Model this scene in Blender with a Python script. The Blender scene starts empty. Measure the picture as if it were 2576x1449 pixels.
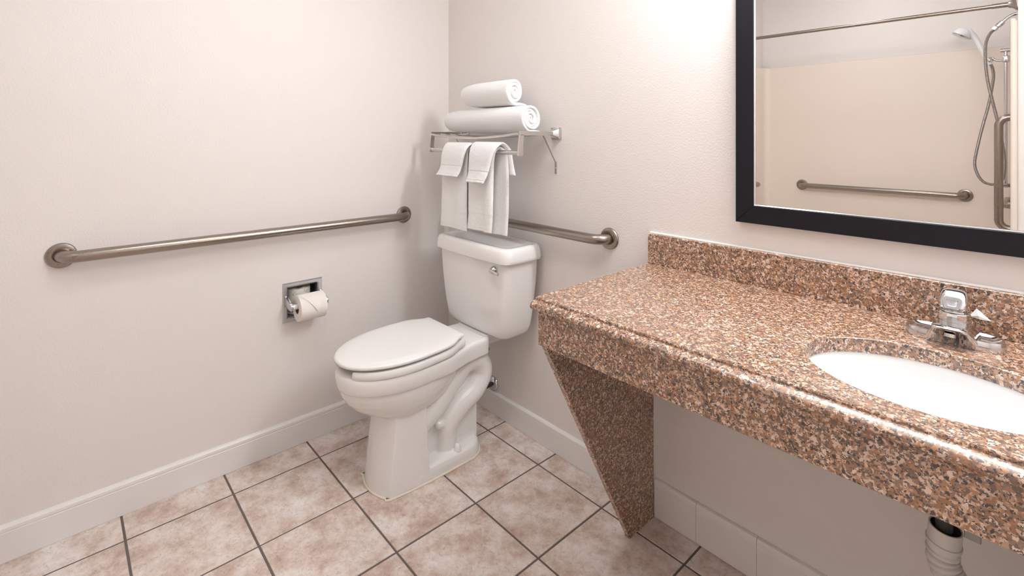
import bpy, bmesh, math, random
from mathutils import Vector, Matrix
random.seed(7)
PI = math.pi
S = bpy.context.scene
COL = S.collection

# ------------------------------------------------------------------ camera
F_PX, Y_H = 1267.3115, 339.2782
cam_d = bpy.data.cameras.new('camera')
cam_d.sensor_width = 36.0
cam_d.lens = F_PX / 2576 * 36.0
cam_d.shift_y = -(1449 / 2 - Y_H) / 2576
cam_d.clip_start = 0.02
cam = bpy.data.objects.new('camera', cam_d)
cam.location = (2.1530, -1.5024, 1.2842)
cam.rotation_euler = (PI / 2, 0, 0.8365)
COL.objects.link(cam)
S.camera = cam

# ------------------------------------------------------------------ world / exposure
w = bpy.data.worlds.new('world'); S.world = w
w.use_nodes = True
w.node_tree.nodes['Background'].inputs[0].default_value = (1.0, 0.97, 0.93, 1)
w.node_tree.nodes['Background'].inputs[1].default_value = 0.15
S.view_settings.view_transform = 'Standard'
S.view_settings.look = 'None'
S.view_settings.gamma = 1.0
S.view_settings.use_curve_mapping = False
S.view_settings.exposure = 0.0
VANITY_W = 63.0        # emission of the frosted vanity shades
CEILING_W = 20.0       # emission of the ceiling diffuser
SHOWER_FILL_W = 18.0       # emission of the added fill lamp over the shower
LAMP_COL = (0.972, 0.99, 1.008, 1)

# ------------------------------------------------------------------ helpers
def lin(r, g, b):
    f = lambda c: (c / 255 / 12.92) if c / 255 <= 0.04045 else ((c / 255 + 0.055) / 1.055) ** 2.4
    return (f(r), f(g), f(b), 1)

def obj(name, bm, mat, parent=None, smooth=True, ang=35, loc=None):
    me = bpy.data.meshes.new(name)
    bmesh.ops.remove_doubles(bm, verts=bm.verts, dist=1e-6)
    bmesh.ops.recalc_face_normals(bm, faces=bm.faces)
    bm.to_mesh(me); bm.free()
    o = bpy.data.objects.new(name, me)
    COL.objects.link(o)
    if mat: me.materials.append(mat)
    if smooth:
        for p in me.polygons: p.use_smooth = True
        me.set_sharp_from_angle(angle=math.radians(ang))
    if parent is not None:
        o.parent = parent
        if parent.type == 'EMPTY' or True:
            o.matrix_parent_inverse = Matrix.Translation(-wloc(parent))
    return o

def wloc(o):
    v = Vector(o.location)
    p = o.parent
    while p is not None:
        v = v + Vector(p.location) + o.matrix_parent_inverse.translation
        o, p = p, p.parent
    return v

def thing(name, label, cat, loc=(0, 0, 0), group=None):
    o = bpy.data.objects.new(name, None)
    o.empty_display_size = 0.05
    o.location = loc
    COL.objects.link(o)
    return tag(o, label, cat, group)

def tag(o, label, cat, group=None):
    o['label'] = label; o['category'] = cat
    if group: o['group'] = group
    return o

def struct(o, label=None):
    o['kind'] = 'structure'
    if label: o['label'] = label
    return o

def box(bm, lo, hi, bev=0, seg=2):
    lo, hi = Vector(lo), Vector(hi)
    vs = [bm.verts.new((x, y, z)) for x in (lo.x, hi.x) for y in (lo.y, hi.y) for z in (lo.z, hi.z)]
    fs = [bm.faces.new([vs[i] for i in q]) for q in ((0, 1, 3, 2), (4, 6, 7, 5), (0, 4, 5, 1), (2, 3, 7, 6), (0, 2, 6, 4), (1, 5, 7, 3))]
    if bev:
        es = list({e for f in fs for e in f.edges})
        bmesh.ops.bevel(bm, geom=es, offset=bev, segments=seg, affect='EDGES', profile=0.5)
    return bm

def loft(bm, rings, cap0=True, cap1=True, closed=True):
    R = [[bm.verts.new(p) for p in r] for r in rings]
    n = len(R[0])
    for a, b in zip(R, R[1:]):
        for i in range(n if closed else n - 1):
            j = (i + 1) % n
            try: bm.faces.new((a[i], a[j], b[j], b[i]))
            except ValueError: pass
    if cap0: bm.faces.new(list(reversed(R[0])))
    if cap1: bm.faces.new(R[-1])
    return R

def catmull(P, n=8, closed=False):
    P = [Vector(p) for p in P]; out = []
    m = len(P)
    for i in range(m if closed else m - 1):
        if closed: a, b, c, d = P[i - 1], P[i], P[(i + 1) % m], P[(i + 2) % m]
        else:
            a = P[i - 1] if i else P[0] * 2 - P[1]
            b, c = P[i], P[i + 1]
            d = P[i + 2] if i + 2 < m else P[-1] * 2 - P[-2]
        for k in range(n):
            t = k / n
            out.append(0.5 * ((2 * b) + (c - a) * t + (2 * a - 5 * b + 4 * c - d) * t * t + (3 * b - a - 3 * c + d) * t ** 3))
    if not closed: out.append(P[-1])
    return out

def tube(bm, path, r, n=16, cap=True, closed=False, up=None):
    path = [Vector(p) for p in path]
    m = len(path)
    rr = r if hasattr(r, '__len__') else [r] * m
    T = []
    for i in range(m):
        if closed: t = path[(i + 1) % m] - path[i - 1]
        else: t = path[min(i + 1, m - 1)] - path[max(i - 1, 0)]
        T.append(t.normalized())
    u = Vector(up) if up else (Vector((0, 0, 1)) if abs(T[0].z) < 0.9 else Vector((1, 0, 0)))
    N = (u - T[0] * u.dot(T[0])).normalized()
    rings = []
    for i in range(m):
        N = (N - T[i] * N.dot(T[i])).normalized()
        B = T[i].cross(N)
        rings.append([path[i] + (N * math.cos(2 * PI * k / n) + B * math.sin(2 * PI * k / n)) * rr[i] for k in range(n)])
    if closed: rings.append(rings[0]); cap = False
    loft(bm, rings, cap, cap)
    return bm

def lathe(bm, prof, origin, axis, n=32, cap0=True, cap1=True):
    """prof: list of (radius, height along axis)"""
    a = Vector(axis).normalized()
    u = Vector((0, 0, 1)) if abs(a.z) < 0.9 else Vector((1, 0, 0))
    N = (u - a * u.dot(a)).normalized(); B = a.cross(N); o = Vector(origin)
    rings = [[o + a * h + (N * math.cos(2 * PI * k / n) + B * math.sin(2 * PI * k / n)) * r for k in range(n)] for r, h in prof]
    loft(bm, rings, cap0, cap1)
    return bm

def rrect(hx0, hx1, y0, y1, z, r, n=6, bow=0.0):
    """rounded rectangle ring in xy at height z; bow pushes the y0 side outwards"""
    pts = []
    cx = (hx0 + hx1) / 2; hw = (hx1 - hx0) / 2
    for (px, py, a0) in ((hx1 - r, y1 - r, 0), (hx0 + r, y1 - r, 90), (hx0 + r, y0 + r, 180), (hx1 - r, y0 + r, 270)):
        for k in range(n + 1):
            a = math.radians(a0 + 90 * k / n)
            pts.append([px + r * math.cos(a), py + r * math.sin(a), z])
        if a0 == 180 and bow:      # extra points along the front side
            for k in range(1, 8): pts.append([hx0 + r + (hx1 - hx0 - 2 * r) * k / 8, y0, z])
    if bow:
        for p in pts:
            if p[1] < (y0 + y1) / 2:
                p[1] -= bow * (1 - ((p[0] - cx) / hw) ** 2) * min(1, ((y0 + y1) / 2 - p[1]) / ((y1 - y0) / 2))
    return pts

def bake(o):
    dg = bpy.context.evaluated_depsgraph_get(); dg.update()
    me = bpy.data.meshes.new_from_object(o.evaluated_get(dg))
    o.modifiers.clear(); old = o.data; o.data = me
    for p in me.polygons: p.use_smooth = True
    return o

# ------------------------------------------------------------------ materials
class NT:
    def __init__(s, name):
        s.m = bpy.data.materials.new(name); s.m.use_nodes = True
        s.t = s.m.node_tree; s.b = s.t.nodes['Principled BSDF']
    def n(s, typ, **kw):
        nd = s.t.nodes.new(typ)
        for k, v in kw.items():
            if k.startswith('i_'):
                key = k[2:]; key = int(key) if key.isdigit() else key
                nd.inputs[key].default_value = v
            else: setattr(nd, k, v)
        return nd
    def l(s, a, ao, b, bi): s.t.links.new(a.outputs[ao], b.inputs[bi])
    def set(s, **kw):
        for k, v in kw.items(): s.b.inputs[k.replace('_', ' ')].default_value = v
        return s
    def coord(s, which='Object'): return s.n('ShaderNodeTexCoord')
    def bump(s, src, out, strength, dist):
        b = s.n('ShaderNodeBump'); b.inputs['Strength'].default_value = strength; b.inputs['Distance'].default_value = dist
        s.l(src, out, b, 'Height'); s.l(b, 'Normal', s.b, 'Normal'); return b
    def ramp(s, stops, interp='LINEAR'):
        r = s.n('ShaderNodeValToRGB'); e = r.color_ramp.elements; r.color_ramp.interpolation = interp
        while len(e) < len(stops): e.new(0.5)
        for k, (p, c) in enumerate(stops): e[k].position = p; e[k].color = c
        return r

def plain(name, col, rough=0.5, metal=0.0, **kw):
    t = NT(name); t.set(Base_Color=col, Roughness=rough, Metallic=metal, **kw); return t.m

def mat_wall(name, col, rough=0.5, scale=170, dist=0.0008, strength=0.42):
    t = NT(name); t.set(Base_Color=col, Roughness=rough)
    c = t.coord(); n1 = t.n('ShaderNodeTexNoise'); n1.inputs['Scale'].default_value = scale; n1.inputs['Detail'].default_value = 3
    t.l(c, 'Object', n1, 'Vector')
    r = t.ramp([(0.35, (0, 0, 0, 1)), (0.7, (1, 1, 1, 1))]); t.l(n1, 'Fac', r, 'Fac')
    t.bump(r, 'Color', strength, dist)
    return t.m

def mat_granite():
    t = NT('granite'); c = t.coord()
    nz = t.n('ShaderNodeTexNoise'); nz.inputs['Scale'].default_value = 150; nz.inputs['Detail'].default_value = 3
    t.l(c, 'Object', nz, 'Vector')
    mx = t.n('ShaderNodeMix', data_type='VECTOR'); mx.inputs['Factor'].default_value = 0.009
    t.l(c, 'Object', mx, 4); t.l(nz, 'Color', mx, 5)
    def vor(scale, ch, stops):
        v = t.n('ShaderNodeTexVoronoi'); v.inputs['Scale'].default_value = scale; t.l(mx, 1, v, 'Vector')
        sp = t.n('ShaderNodeSeparateColor'); t.l(v, 'Color', sp, 'Color')
        r = t.ramp(stops, 'CONSTANT'); t.l(sp, ch, r, 'Fac'); return r, sp
    base, _ = vor(150, 0, [(0.0, lin(120, 91, 73)), (0.20, lin(156, 108, 72)), (0.50, lin(176, 127, 91)), (0.74, lin(146, 116, 99)), (0.88, lin(190, 149, 120))])
    def over(prev, mask_scale, ch, lo, col, col2):
        v = t.n('ShaderNodeTexVoronoi'); v.inputs['Scale'].default_value = mask_scale; t.l(mx, 1, v, 'Vector')
        sp = t.n('ShaderNodeSeparateColor'); t.l(v, 'Color', sp, 'Color')
        g = t.n('ShaderNodeMath', operation='LESS_THAN'); g.inputs[1].default_value = lo; t.l(sp, ch, g, 0)
        cc = t.n('ShaderNodeMix', data_type='RGBA'); t.l(sp, (ch + 1) % 3, cc, 'Factor'); cc.inputs[6].default_value = col; cc.inputs[7].default_value = col2
        m = t.n('ShaderNodeMix', data_type='RGBA'); t.l(g, 0, m, 'Factor'); t.l(prev[0], prev[1], m, 6); t.l(cc, 2, m, 7)
        return (m, 2)
    o = (base, 'Color')
    o = over(o, 250, 1, 0.22, lin(204, 163, 134), lin(228, 198, 176))
    o = over(o, 165, 2, 0.15, lin(206, 172, 148), lin(236, 216, 200))
    o = over(o, 330, 0, 0.14, lin(84, 68, 60), lin(120, 100, 90))
    o = over(o, 240, 2, 0.06, lin(30, 29, 34), lin(60, 54, 54))
    o = over(o, 480, 1, 0.085, lin(24, 23, 27), lin(48, 44, 46))
    t.l(o[0], o[1], t.b, 'Base Color')
    t.set(Roughness=0.42, Specular_IOR_Level=1.0, Coat_Weight=0.6, Coat_Roughness=0.2)
    return t.m

def mat_tile():
    t = NT('stone_tile'); c = t.coord(); oi = t.n('ShaderNodeObjectInfo')
    mu = t.n('ShaderNodeMath', operation='MULTIPLY'); mu.inputs[1].default_value = 37.0; t.l(oi, 'Random', mu, 0)
    ad = t.n('ShaderNodeVectorMath', operation='ADD'); t.l(c, 'Object', ad, 0); t.l(mu, 0, ad, 1)
    a = t.n('ShaderNodeTexNoise'); a.inputs['Scale'].default_value = 9; a.inputs['Detail'].default_value = 9; a.inputs['Roughness'].default_value = 0.72
    t.l(ad, 0, a, 'Vector')
    r = t.ramp([(0.32, lin(184, 158, 143)), (0.44, lin(210, 190, 177)), (0.55, lin(230, 217, 208)), (0.68, lin(243, 236, 231))])
    t.l(a, 'Fac', r, 'Fac')
    b = t.n('ShaderNodeTexNoise'); b.inputs['Scale'].default_value = 60; b.inputs['Detail'].default_value = 6; b.inputs['Roughness'].default_value = 0.75
    b.inputs['Distortion'].default_value = 1.2
    t.l(ad, 0, b, 'Vector')
    r2 = t.ramp([(0.34, (0.66, 0.60, 0.56, 1)), (0.47, (1, 1, 1, 1)), (0.75, (1.08, 1.06, 1.05, 1))]); t.l(b, 'Fac', r2, 'Fac')
    mul = t.n('ShaderNodeMix', data_type='RGBA', blend_type='MULTIPLY'); mul.inputs['Factor'].default_value = 0.75
    t.l(r, 'Color', mul, 6); t.l(r2, 'Color', mul, 7); t.l(mul, 2, t.b, 'Base Color')
    t.set(Roughness=0.42)
    t.bump(b, 'Fac', 0.5, 0.0012)
    return t.m

def mat_fabric():
    t = NT('white_terry'); t.set(Base_Color=lin(250, 249, 248), Roughness=0.95, Sheen_Weight=0.25)
    c = t.coord(); a = t.n('ShaderNodeTexNoise'); a.inputs['Scale'].default_value = 330; a.inputs['Detail'].default_value = 3
    t.l(c, 'Object', a, 'Vector')
    b = t.n('ShaderNodeTexNoise'); b.inputs['Scale'].default_value = 60; b.inputs['Detail'].default_value = 3; t.l(c, 'Object', b, 'Vector')
    mm = t.n('ShaderNodeMath', operation='ADD'); t.l(a, 'Fac', mm, 0); t.l(b, 'Fac', mm, 1)
    t.bump(mm, 0, 1.0, 0.0022)
    return t.m

def mat_brushed(name, col, rough):
    t = NT(name); t.set(Base_Color=col, Metallic=1.0, Roughness=rough)
    c = t.coord(); a = t.n('ShaderNodeTexNoise'); a.inputs['Scale'].default_value = 260; a.inputs['Detail'].default_value = 4
    t.l(c, 'Object', a, 'Vector')
    r = t.ramp([(0.3, (rough - .008,) * 3 + (1,)), (0.7, (rough + .012,) * 3 + (1,))]); t.l(a, 'Fac', r, 'Fac')
    t.l(r, 'Color', t.b, 'Roughness')
    return t.m

def mat_wrapper():
    t = NT('printed_wrapper'); c = t.coord()
    v = t.n('ShaderNodeTexNoise'); v.inputs['Scale'].default_value = 130; v.inputs['Detail'].default_value = 2; v.inputs['Distortion'].default_value = 2
    t.l(c, 'Object', v, 'Vector')
    r = t.ramp([(0.33, lin(120, 122, 116)), (0.42, lin(214, 213, 202))]); t.l(v, 'Fac', r, 'Fac')
    sx = t.n('ShaderNodeSeparateXYZ'); t.l(c, 'Object', sx, 'Vector')
    wv = t.n('ShaderNodeTexNoise'); wv.inputs['Scale'].default_value = 270; wv.inputs['Detail'].default_value = 0; t.l(c, 'Object', wv, 'Vector')
    gt = t.n('ShaderNodeMath', operation='GREATER_THAN'); gt.inputs[1].default_value = 0.52; t.l(wv, 'Fac', gt, 0)
    lt = t.n('ShaderNodeMath', operation='LESS_THAN'); lt.inputs[1].default_value = 0.026; t.l(sx, 'Z', lt, 0)
    g2 = t.n('ShaderNodeMath', operation='GREATER_THAN'); g2.inputs[1].default_value = 0.010; t.l(sx, 'Z', g2, 0)
    m1 = t.n('ShaderNodeMath', operation='MULTIPLY'); t.l(gt, 0, m1, 0); t.l(lt, 0, m1, 1)
    m2 = t.n('ShaderNodeMath', operation='MULTIPLY'); t.l(m1, 0, m2, 0); t.l(g2, 0, m2, 1)
    mx = t.n('ShaderNodeMix', data_type='RGBA'); t.l(m2, 0, mx, 'Factor'); t.l(r, 'Color', mx, 6); mx.inputs[7].default_value = lin(40, 42, 44)
    t.l(mx, 2, t.b, 'Base Color'); t.set(Roughness=0.45)
    return t.m

def mat_frame():
    t = NT('black_frame'); t.set(Roughness=0.42, Specular_IOR_Level=0.28); c = t.coord()
    v = t.n('ShaderNodeTexVoronoi'); v.inputs['Scale'].default_value = 38; t.l(c, 'Object', v, 'Vector')
    nz = t.n('ShaderNodeTexNoise'); nz.inputs['Scale'].default_value = 7; t.l(c, 'Object', nz, 'Vector')
    lt = t.n('ShaderNodeMath', operation='LESS_THAN'); lt.inputs[1].default_value = 0.05; t.l(v, 'Distance', lt, 0)
    gt = t.n('ShaderNodeMath', operation='GREATER_THAN'); gt.inputs[1].default_value = 0.60; t.l(nz, 'Fac', gt, 0)
    m = t.n('ShaderNodeMath', operation='MULTIPLY'); t.l(lt, 0, m, 0); t.l(gt, 0, m, 1)
    mx = t.n('ShaderNodeMix', data_type='RGBA'); t.l(m, 0, mx, 'Factor')
    mx.inputs[6].default_value = (0.0075, 0.0075, 0.012, 1); mx.inputs[7].default_value = (0.35, 0.35, 0.36, 1)
    t.l(mx, 2, t.b, 'Base Color')
    return t.m

def emis(name, col, s):
    t = NT(name); t.set(Base_Color=(.9, .9, .9, 1), Emission_Color=col, Emission_Strength=s); return t.m

WALL_C = (0.838, 0.785, 0.754, 1)
M = dict(
    wall=mat_wall('wall_paint', WALL_C, 0.48),
    ceiling=mat_wall('ceiling_paint', (0.87, 0.86, 0.85, 1), 0.8),
    trim=plain('trim_paint', (0.86, 0.83, 0.81, 1), 0.35),
    basetile=plain('glazed_base_tile', (0.85, 0.80, 0.77, 1), 0.3),
    tile=mat_tile(), grout=plain('dark_grout', lin(112, 102, 95), 0.9),
    granite=mat_granite(), caulk=plain('white_caulk', lin(240, 238, 235), 0.4),
    porcelain=plain('porcelain', (0.90, 0.88, 0.865, 1), 0.10, Coat_Weight=0.3, Coat_Roughness=0.04),
    seat=plain('seat_plastic', (0.88, 0.86, 0.84, 1), 0.28),
    basin=plain('basin_ceramic', (0.90, 0.91, 0.91, 1), 0.12),
    steel=mat_brushed('brushed_steel', (0.35, 0.303, 0.268, 1), 0.28),
    rack=mat_brushed('satin_steel', (0.62, 0.60, 0.58, 1), 0.22),
    chrome=plain('chrome', (0.66, 0.66, 0.67, 1), 0.06, 1.0),
    chromepaint=plain('worn_chrome', (0.60, 0.605, 0.62, 1), 0.25, 1.0),
    towel=mat_fabric(), paper=plain('tissue_paper', lin(242, 236, 230), 0.95),
    card=plain('cardboard', lin(150, 108, 72), 0.9), wrap=mat_wrapper(),
    hosemetal=plain('hose_metal', (0.36, 0.34, 0.32, 1), 0.22, 1.0), black=plain('black_rubber', (0.012, 0.012, 0.012, 1), 0.4), hose=plain('grey_black_pipe', (0.03, 0.032, 0.028, 1), 0.45),
    frame=mat_frame(), mirror=plain('mirror_glass', (0.93, 0.935, 0.93, 1), 0.0, 1.0), lip=plain('silver_lip', (0.7, 0.7, 0.7, 1), 0.15, 1.0),
    surround=plain('cream_acrylic', (0.84, 0.73, 0.645, 1), 0.5), white_plastic=plain('white_plastic', (0.86, 0.87, 0.90, 1), 0.25),
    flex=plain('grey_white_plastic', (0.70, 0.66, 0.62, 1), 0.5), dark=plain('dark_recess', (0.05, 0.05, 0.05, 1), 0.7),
    bracket=plain('dull_metal', (0.35, 0.33, 0.31, 1), 0.5, 0.6), clear=plain('clear_plastic', (0.85, 0.82, 0.80, 1), 0.15),
    stain=plain('stained_caulk', lin(238, 226, 210), 0.5),
    vanity_glow=emis('vanity_glow', LAMP_COL, VANITY_W), ceiling_glow=emis('ceiling_glow', LAMP_COL, CEILING_W), shower_fill_glow=emis('shower_fill_glow', LAMP_COL, SHOWER_FILL_W),
)

# ------------------------------------------------------------------ room shell
YM = -0.012                       # mirror glass plane
def my(ym): return 2 * YM - ym     # y of something seen in the mirror
T = 0.308                          # tile module
RX, FY, CZ = 2.90, my(1.80), 2.44  # right wall, front plane of the shower, ceiling
SY = my(2.75)                      # face of the long shower wall
SX0, SX1 = 0.500, 1.9655           # inner faces of the shower ends

bm = bmesh.new(); box(bm, (-0.1, SY - 0.2, -0.12), (RX + 0.1, 0.1, -0.0022))
floor = struct(obj('floor', bm, M['grout'], smooth=False))
tile_cache = {}
G = 0.0034
def tile_mesh(wx, wy):
    key = (round(wx, 4), round(wy, 4))
    if key not in tile_cache:
        b = bmesh.new(); c = 0.0022
        rings = []
        for ins, z in ((0, -0.008), (0, -0.0016), (c * 0.4, -0.0005), (c, 0.0)):
            rings.append([(-wx / 2 + ins, -wy / 2 + ins, z), (wx / 2 - ins, -wy / 2 + ins, z), (wx / 2 - ins, wy / 2 - ins, z), (-wx / 2 + ins, wy / 2 - ins, z)])
        loft(b, rings)
        me = bpy.data.meshes.new('tile'); b.to_mesh(me); b.free(); me.materials.append(M['tile'])
        tile_cache[key] = me
    return tile_cache[key]
xs = [0.0] + [(j + .4782) * T for j in range(0, 10) if (j + .4782) * T < RX - .02] + [RX]
ys = [0.0] + [-(i + 1.3583) * T for i in range(-1, 8) if (i + 1.3583) * T < -FY - .02] + [FY]
for a, b_ in zip(xs, xs[1:]):
    for c, d in zip(ys, ys[1:]):
        x0, x1 = a + G, b_ - G
        y1, y0 = c - G, d + G
        if x1 - x0 < .01 or y1 - y0 < .01: continue
        o = bpy.data.objects.new('tile', tile_mesh(x1 - x0, y1 - y0))
        COL.objects.link(o); o.parent = floor
        o.location = ((x0 + x1) / 2, (y0 + y1) / 2, random.uniform(-.0004, .0004))

def wallobj(name, boxes, mat=None):
    b = bmesh.new()
    for lo, hi in boxes: box(b, lo, hi)
    me_o = obj(name, b, mat or M['wall'], smooth=False)
    return struct(me_o)
# recess opening for the paper holder in the left wall
HY0, HY1, HZ0, HZ1 = -0.802, -0.678, 0.533, 0.657
wallobj('wall_left', [((-.12, SY - .12, 0), (0, HY0, CZ)), ((-.12, HY1, 0), (0, 0.0, CZ)),
                      ((-.12, HY0, 0), (0, HY1, HZ0)), ((-.12, HY0, HZ1), (0, HY1, CZ))])
wallobj('wall_back', [((-.12, 0, 0), (RX, .12, CZ))])
wallobj('wall_right', [((RX, SY - .12, 0), (RX + .12, .12, CZ))])
wallobj('wall_front', [((-.12, SY - .14, 0), (RX + .12, SY - .02, CZ))])
wallobj('wall_shower_partition', [((SX1 + .026, SY - .02, 0), (RX, FY, CZ))])
wallobj('wall_shower_chase', [((0, SY - .02, 0), (SX0 - .026, FY, CZ))])
wallobj('ceiling', [((-.12, SY - .14, CZ), (RX + .12, .12, CZ + .1))], M['ceiling'])

def baseboard(name, p0, p1, nrm, h):
    prof = [(0, 0.0), (.013, 0.0), (.0135, .80), (.012, .815), (.012, .83), (.0138, .85), (.0132, .93), (.008, .985), (0, 1.0)]
    b = bmesh.new(); n = Vector(nrm)
    loft(b, [[Vector(p) + n * o_ + Vector((0, 0, z * h)) for o_, z in prof] for p in (p0, p1)])
    return struct(obj(name, b, M['trim'], ang=25))
baseboard('baseboard_left', (0, FY, 0.0006), (0, -.013, 0.0006), (1, 0, 0), .110)
baseboard('baseboard_back', (0, 0, 0.0006), (1.194, 0, 0.0006), (0, -1, 0), .101)
baseboard('baseboard_right', (RX, FY, 0.0006), (RX, -.02, 0.0006), (-1, 0, 0), .110)
baseboard('baseboard_partition', (SX1 + .03, FY, 0.0006), (RX - .014, FY, 0.0006), (0, 1, 0), .110)
# glazed base tiles under the counter, each a piece
bm = bmesh.new(); box(bm, (1.2162, -.006, .0005), (RX, 0, .120))
tr = struct(obj('trim_1', bm, M['grout'], smooth=False), 'pale glazed base tiles along the wall under the counter')
px = 1.2165; k = 0
edges = [1.2165, 1.365, 1.5504] + [1.5504 + .185 * i for i in range(1, 9)]
for a, b_ in zip(edges, edges[1:]):
    b_ = min(b_, RX)
    if b_ - a < .02: continue
    b = bmesh.new()
    prof = [(0, .001), (.012, .001), (.013, .006), (.013, .103), (.0118, .1045), (.0128, .106), (.0125, .118), (.010, .124), (.004, .1265), (0, .1265)]
    loft(b, [[(x, -.0005 - o_, z) for o_, z in prof] for x in (a + .0005, b_ - .0005)])
    obj('tile', b, M['basetile'], tr, ang=25)

# ------------------------------------------------------------------ lamps
vl = thing('vanity_light', 'brushed bar of frosted glass lamps above the mirror', 'lamp', (1.985, -.01, 2.09))
b = bmesh.new(); box(b, (1.53, -.030, 2.04), (2.44, -.002, 2.15), .006); obj('back_plate', b, M['rack'], vl)
for i in range(4):
    cx = 1.625 + i * .24
    b = bmesh.new(); tube(b, [(cx, -.028, 2.095), (cx, -.145, 2.095), (cx, -.15, 2.07)], .009); arm = obj('arm', b, M['rack'], vl)
    b = bmesh.new(); lathe(b, [(.012, .0), (.03, -.004), (.05, -.03), (.058, -.07), (.056, -.11), (.05, -.125), (.02, -.128)], (cx, -.15, 2.075), (0, 0, 1), 28)
    obj('shade', b, M['vanity_glow'], arm)
cl = thing('ceiling_light', 'flush round ceiling lamp with frosted diffuser over the floor', 'lamp', (1.10, -0.95, 2.43))
b = bmesh.new(); lathe(b, [(.20, 0), (.20, -.02), (.19, -.025)], (1.10, -0.95, CZ - .001), (0, 0, 1), 40); obj('rim', b, M['rack'], cl)
b = bmesh.new(); lathe(b, [(.185, -.02), (.17, -.05), (.12, -.075), (.05, -.085)], (1.10, -0.95, CZ), (0, 0, 1), 40); obj('diffuser', b, M['ceiling_glow'], cl)

sl_ = thing('shower_fill_light', 'small round fill lamp added on the ceiling over the shower', 'lamp', (1.25, my(2.2), CZ))  # added unseen fill lamp, brightens tank front, floor and mirrored shower
b = bmesh.new(); lathe(b, [(.13, 0), (.13, -.015), (.12, -.02)], (1.25, my(2.2), CZ - .001), (0, 0, 1), 36); obj('rim', b, M['rack'], sl_)
b = bmesh.new(); lathe(b, [(.115, -.016), (.10, -.04), (.06, -.055), (.02, -.06)], (1.25, my(2.2), CZ), (0, 0, 1), 36); obj('diffuser', b, M['shower_fill_glow'], sl_)

# ------------------------------------------------------------------ grab bars
def grab_bar(label, A, B, n, r=.0185, stand=.057, fr=.0395, bend=.045, name='grab_bar'):
    A, B, n = Vector(A), Vector(B), Vector(n).normalized()
    t = (B - A).normalized()
    root = thing(name, label, 'grab bar', A)
    path = [A + n * .004, A + n * (stand - bend)]
    for k in range(1, 9):
        a = PI / 2 * k / 8; path.append(A + n * (stand - bend) + n * bend * math.sin(a) + t * bend * (1 - math.cos(a)))
    L = (B - A).length
    for k in range(1, 12): path.append(A + n * stand + t * (bend + (L - 2 * bend) * k / 12))
    for k in range(0, 9):
        a = PI / 2 * k / 8; path.append(B + n * (stand - bend) + n * bend * math.cos(a) - t * bend * (1 - math.sin(a)))
    path.append(B + n * .004)
    bm = bmesh.new(); tube(bm, path, r, 24, up=t.cross(n)); obj('bar', bm, M['steel'], root)
    for P in (A, B):
        bm = bmesh.new()
        lathe(bm, [(fr, .0004), (fr, .004), (fr - .0025, .0075), (fr - .007, .009), (r + .004, .0098), (r + .0015, .0085), (r + .0005, .006)], P, n, 40)
        obj('flange', bm, M['steel'], root)
    return root
grab_bar('long brushed steel grab bar on the left wall above the paper holder', (0, -1.493, .9005), (0, -.2636, .9005), (1, 0, 0))
grab_bar('brushed steel grab bar on the wall behind the toilet tank and towels', (.109, 0, .905), (1.0232, 0, .905), (0, -1, 0))

# ------------------------------------------------------------------ toilet
XC = 0.453
toilet = thing('toilet', 'off-white two-piece toilet with closed seat lid in the corner', 'toilet', (XC, -.45, 0))
# tank body
def tank_ring(z, hw, yb, yf, r, bow): return rrect(XC - hw, XC + hw, yf, yb, z, r, 7, bow)
bm = bmesh.new()
prof = [(.4515, .150, -.055, -.150, .03, .004), (.4535, .168, -.042, -.165, .035, .006), (.460, .181, -.034, -.178, .035, .008), (.472, .192, -.028, -.187, .035, .010),
        (.495, .200, -.025, -.193, .034, .012), (.54, .208, -.024, -.197, .032, .012), (.60, .2165, -.023, -.200, .030, .012), (.68, .2255, -.022, -.203, .028, .012),
        (.74, .230, -.021, -.205, .028, .012), (.785, .2325, -.021, -.206, .028, .012)]
loft(bm, [tank_ring(*p) for p in prof]); tank = obj('tank', bm, M['porcelain'], toilet, ang=50)
bm = bmesh.new()
lp = [(.7785, .245, -.018, -.214, .036, .012), (.7775, .250, -.014, -.219, .040, .012), (.7795, .2525, -.012, -.2225, .042, .012), (.790, .2535, -.012, -.2235, .042, .012), (.812, .2505, -.013, -.2215, .042, .012),
      (.825, .2475, -.015, -.219, .042, .012), (.832, .2435, -.018, -.215, .040, .012), (.8355, .236, -.025, -.208, .036, .011), (.836, .225, -.035, -.198, .030, .010),
      (.8345, .216, -.042, -.188, .026, .009), (.8315, .205, -.050, -.177, .022, .008), (.8305, .19, -.060, -.165, .02, .006)]
loft(bm, [tank_ring(*p) for p in lp]); obj('tank_lid', bm, M['porcelain'], toilet, ang=50)
# flush lever
bm = bmesh.new()
LX, LZ, LY = .6175, .7465, -.2115
lathe(bm, [(.0165, 0), (.0165, -.004), (.0145, -.009), (.009, -.014), (.007, -.020)], (LX, LY - .0005, LZ), (0, 1, 0), 28)
tube(bm, [(LX - .003, LY - .018, LZ), (LX + .012, LY - .021, LZ - .0005), (LX + .030, LY - .0225, LZ - .0025), (LX + .044, LY - .023, LZ - .004), (LX + .050, LY - .023, LZ - .0045)], [.008, .0085, .0068, .0062, .0055], 16)
obj('flush_lever', bm, M['chrome'], tank)
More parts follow.
